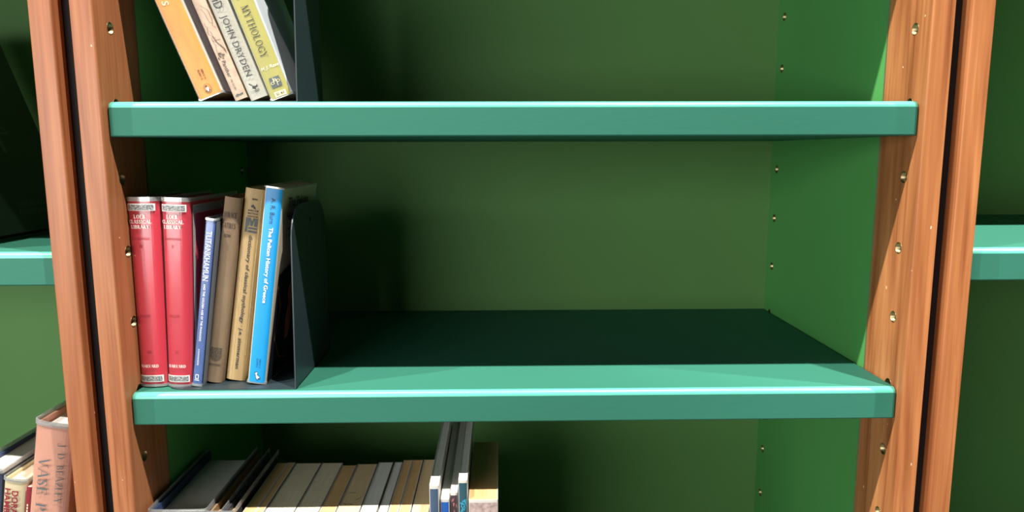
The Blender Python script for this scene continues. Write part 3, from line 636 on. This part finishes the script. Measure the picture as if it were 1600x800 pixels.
for x0, x1, top, dp, cv, pg, lb in specs:
    B = low(lb, x0, x1, top, dp, cv, M[pg])
    if lb.startswith('nicked'):
        for pts in ([(0.004, 0.050), (0.007, 0.0515), (0.012, 0.051)], [(0.003, 0.030), (0.006, 0.027), (0.010, 0.0285), (0.013, 0.026)], [(0.014, 0.036), (0.018, 0.042)]):
            V, F = shape(*stroke(pts, 0.0006)); polys('page_nick', [(v[0], v[1], B.H + 0.0001) for v in V], F, INK['brown'], B.o)
# tall thin softcovers standing out above the row
cT1 = paper('slate_blue_spine', (0.06, 0.10, 0.17)); cT2 = paper('cobalt_blue_spine', (0.02, 0.11, 0.42)); cT3 = paper('dark_violet_spine', (0.07, 0.045, 0.06)); cT4 = paper('deep_teal_spine', (0.03, 0.09, 0.12))
B = low('tall thin softcover with slate-blue spine, first of the four tall ones', -0.0812, -0.0722, -0.0890, 0.190, cA, M['pg_white'], y=-0.002)
on_spine(B, 'spine_panel', rect(n=4), 0.0043, B.H / 2 - 0.001, B.H - 0.004, 0, cT1, 0.0074)
B = low('tall thin softcover with plain cobalt-blue spine, among the four tall ones', -0.0714, -0.0630, -0.1040, 0.195, cA, M['pg_white'], y=0.001)
on_spine(B, 'spine_panel', rect(n=4), 0.0040, B.H / 2 - 0.001, B.H - 0.003, 0, cT2, 0.0070)
B = low('tall thin softcover with pink-figured dark spine, among the four tall ones', -0.0626, -0.0556, -0.0995, 0.190, cA, M['pg_white'], y=0.005)
on_spine(B, 'spine_panel', rect(n=4), 0.0033, B.H / 2 - 0.001, B.H - 0.003, 0, cT3, 0.0060)
random.seed(11); sk = []
for k in range(22):
    x, z = random.uniform(.0006, .0058), random.uniform(.0, .036); sk += stroke([(x, z), (x + random.uniform(-.001, .001), z + random.uniform(.001, .004)), (x + random.uniform(-.001, .001), z + .003)], 0.0006)
on_spine(B, 'spine_picture', shape(*sk), 0.0033, B.H - 0.022, 0.034, 0, 'rose', 0.0054, lift=0.0006)
B = low('tall thin softcover with teal spine and bright cyan markings, last of the tall ones', -0.0548, -0.0462, -0.0860, 0.190, cA, M['pg_white'], y=0.002)
on_spine(B, 'spine_panel', rect(n=4), 0.0042, B.H / 2 - 0.001, B.H - 0.003, 0, cT4, 0.0074)
random.seed(5); sk = []
for k in range(26):
    x, z = random.uniform(.0005, .006), random.uniform(0, .034); sk += stroke([(x, z), (x + random.uniform(-.0015, .0015), z + random.uniform(.001, .003)), (x + random.uniform(-.001, .002), z + random.uniform(.0, .004))], 0.0006)
on_spine(B, 'spine_picture', shape(*sk), 0.0044, B.H - 0.036, 0.036, 0, 'cyan', 0.0060, lift=0.0006)
MOT = plain('mottled_rose_grey_cover', (0.44, 0.34, 0.32), 0.5, 0.3, 0.35, 260)
B = low('thick brown-paged paperback with mottled rose-grey spine, right end of the low shelf row', -0.0455, -0.0180, -0.1050, 0.134, cA, M['pg_tan'], y=0.001)
on_spine(B, 'spine_panel', rect(n=6), 0.0136, B.H / 2 - 0.001, B.H - 0.003, 0, MOT, 0.0258)
on_spine(B, 'spine_emblem', shape(*(ring(.5, .5, .5, .5, .12))), 0.0090, B.H - 0.020, 0.016, 0, 'cream', 0.0130, lift=0.0006)

# ------------------------------------------------------------------ books in the left-hand case
ZL = -0.256
PINK = paper('dusty_pink_jacket', (0.60, 0.30, 0.215), 0.35, 0.05)
B = book('dusty-pink jacketed hardback on vase painters in clear film, behind the left post', (-0.4425, 0.010, ZL), 9.6, 0.0350, 0.2235, 0.150, PINK, M['pg_white'], True, 0.0020, 0.0030, side='R', sleeve=0.004, group='books in the left-hand case', page_drop=0.006)
def vz(px, pz): return px, pz
on_spine(B, 'title_lettering', serif_shape('VASE', 0.9), 0.0125, 0.1745, 0.0100, 90, 'slate', 0.0360, sleeve=0.0012)
on_spine(B, 'title_lettering', serif_shape('PAINTERS', 0.9), 0.0125, 0.1100, 0.0100, 90, 'slate', 0.0760, sleeve=0.0012)
on_spine(B, 'author_lettering', serif_shape('J. D. BEAZLEY', 0.85), 0.0265, 0.1790, 0.0066, 90, 'slate', 0.0590, sleeve=0.0012)
B = book('thin dark-red hardback squeezed between the pink and cream books', (-0.4790, 0.014, ZL), 9.6, 0.0046, 0.1640, 0.125, paper('dark_red_cover', (0.22, 0.02, 0.03)), M['pg_cream'], False, 0.0003, 0.0004, side='R', group='books in the left-hand case')
on_spine(B, 'title_marks', shape(*[[(k, 0), (k + .7, 0), (k + .7, 1), (k, 1)] for k in range(12)]), 0.0023, 0.130, 0.0012, 90, 'cream', 0.034)
B = book('cream jacketed book with maroon capital lettering, lower left corner', (-0.4842, 0.015, ZL), 9.3, 0.0205, 0.1690, 0.135, paper('cream_jacket', (0.66, 0.57, 0.36)), M['pg_cream'], True, 0.0012, 0.0022, side='R', sleeve=0.0025, group='books in the left-hand case', page_drop=0.003)
on_spine(B, 'author_lettering', sans_shape('DORA', 0.025), 0.0126, 0.1478, 0.0060, 90, 'maroon', 0.0235, sleeve=0.0010)
on_spine(B, 'author_lettering', sans_shape('HAMBLIN', 0.025), 0.0056, 0.1420, 0.0060, 90, 'maroon', 0.0380, sleeve=0.0010)
B = book('navy hardback in glossy film at the very left edge, beside the cream book', (-0.5062, 0.015, ZL), 9.0, 0.0260, 0.1780, 0.150, cN, M['pg_white'], True, 0.0010, 0.0016, side='R', sleeve=0.004, group='books in the left-hand case', page_drop=0.004)
DKG = paper('very_dark_green_cover', (0.010, 0.020, 0.012), 0.35)
B = book('very dark green album with faint lettering, leaning left in the left-hand case', (-0.5095, 0.010, 0.1285), -19.0, 0.0200, 0.2450, 0.182, DKG, M['pg_cream'], True, 0.001, 0.0012)
on_spine(B, 'cover_lettering', sans_shape('TEXAS AGR'), 0.121, 0.0285, 0.0050, 0, 'green', 0.050, face='board')
on_spine(B, 'cover_lettering', sans_shape('COMMENCE'), 0.121, 0.0205, 0.0050, 0, 'green', 0.054, face='board')
on_spine(B, 'cover_emblem', shape(*(stroke([(math.cos(math.radians(a_)) * .5 + .5, math.sin(math.radians(a_)) * .28 + .72) for a_ in range(0, 181, 15)], .05) + [[(.3, 0), (.4, 0), (.4, .72), (.3, .72)], [(.6, 0), (.7, 0), (.7, .72), (.6, .72)], [(0, .68), (1, .68), (1, .74), (0, .74)]])), 0.106, 0.098, 0.030, 0, 'green', 0.048, face='board')
# unseen volumes added beyond the left edge: prop the album, shade the back panel
for lb, x, T, h, cv, ln in (('tall brown hardback that the dark green album leans against', -0.590, 0.034, 0.250, cD, -14.0), ('unseen thick navy volume, second left of the dark green album', -0.716, 0.062, 0.245, cN, 0.0),
        ('unseen thick grey volume, third left of the dark green album', -0.782, 0.064, 0.238, cB, 0.0), ('unseen thick black volume, fourth left of the dark green album', -0.850, 0.066, 0.246, cC, 0.0), ('unseen thick brown volume, fifth left of the dark green album', -0.920, 0.068, 0.240, cD, 0.0)):
    book(lb, (x, 0.010, 0.1285), ln, T, h, 0.20, cv, M['pg_cream'], True, 0.001, 0.0012, group='unseen volumes left of the album')
bpy.data.objects.remove(_fo)
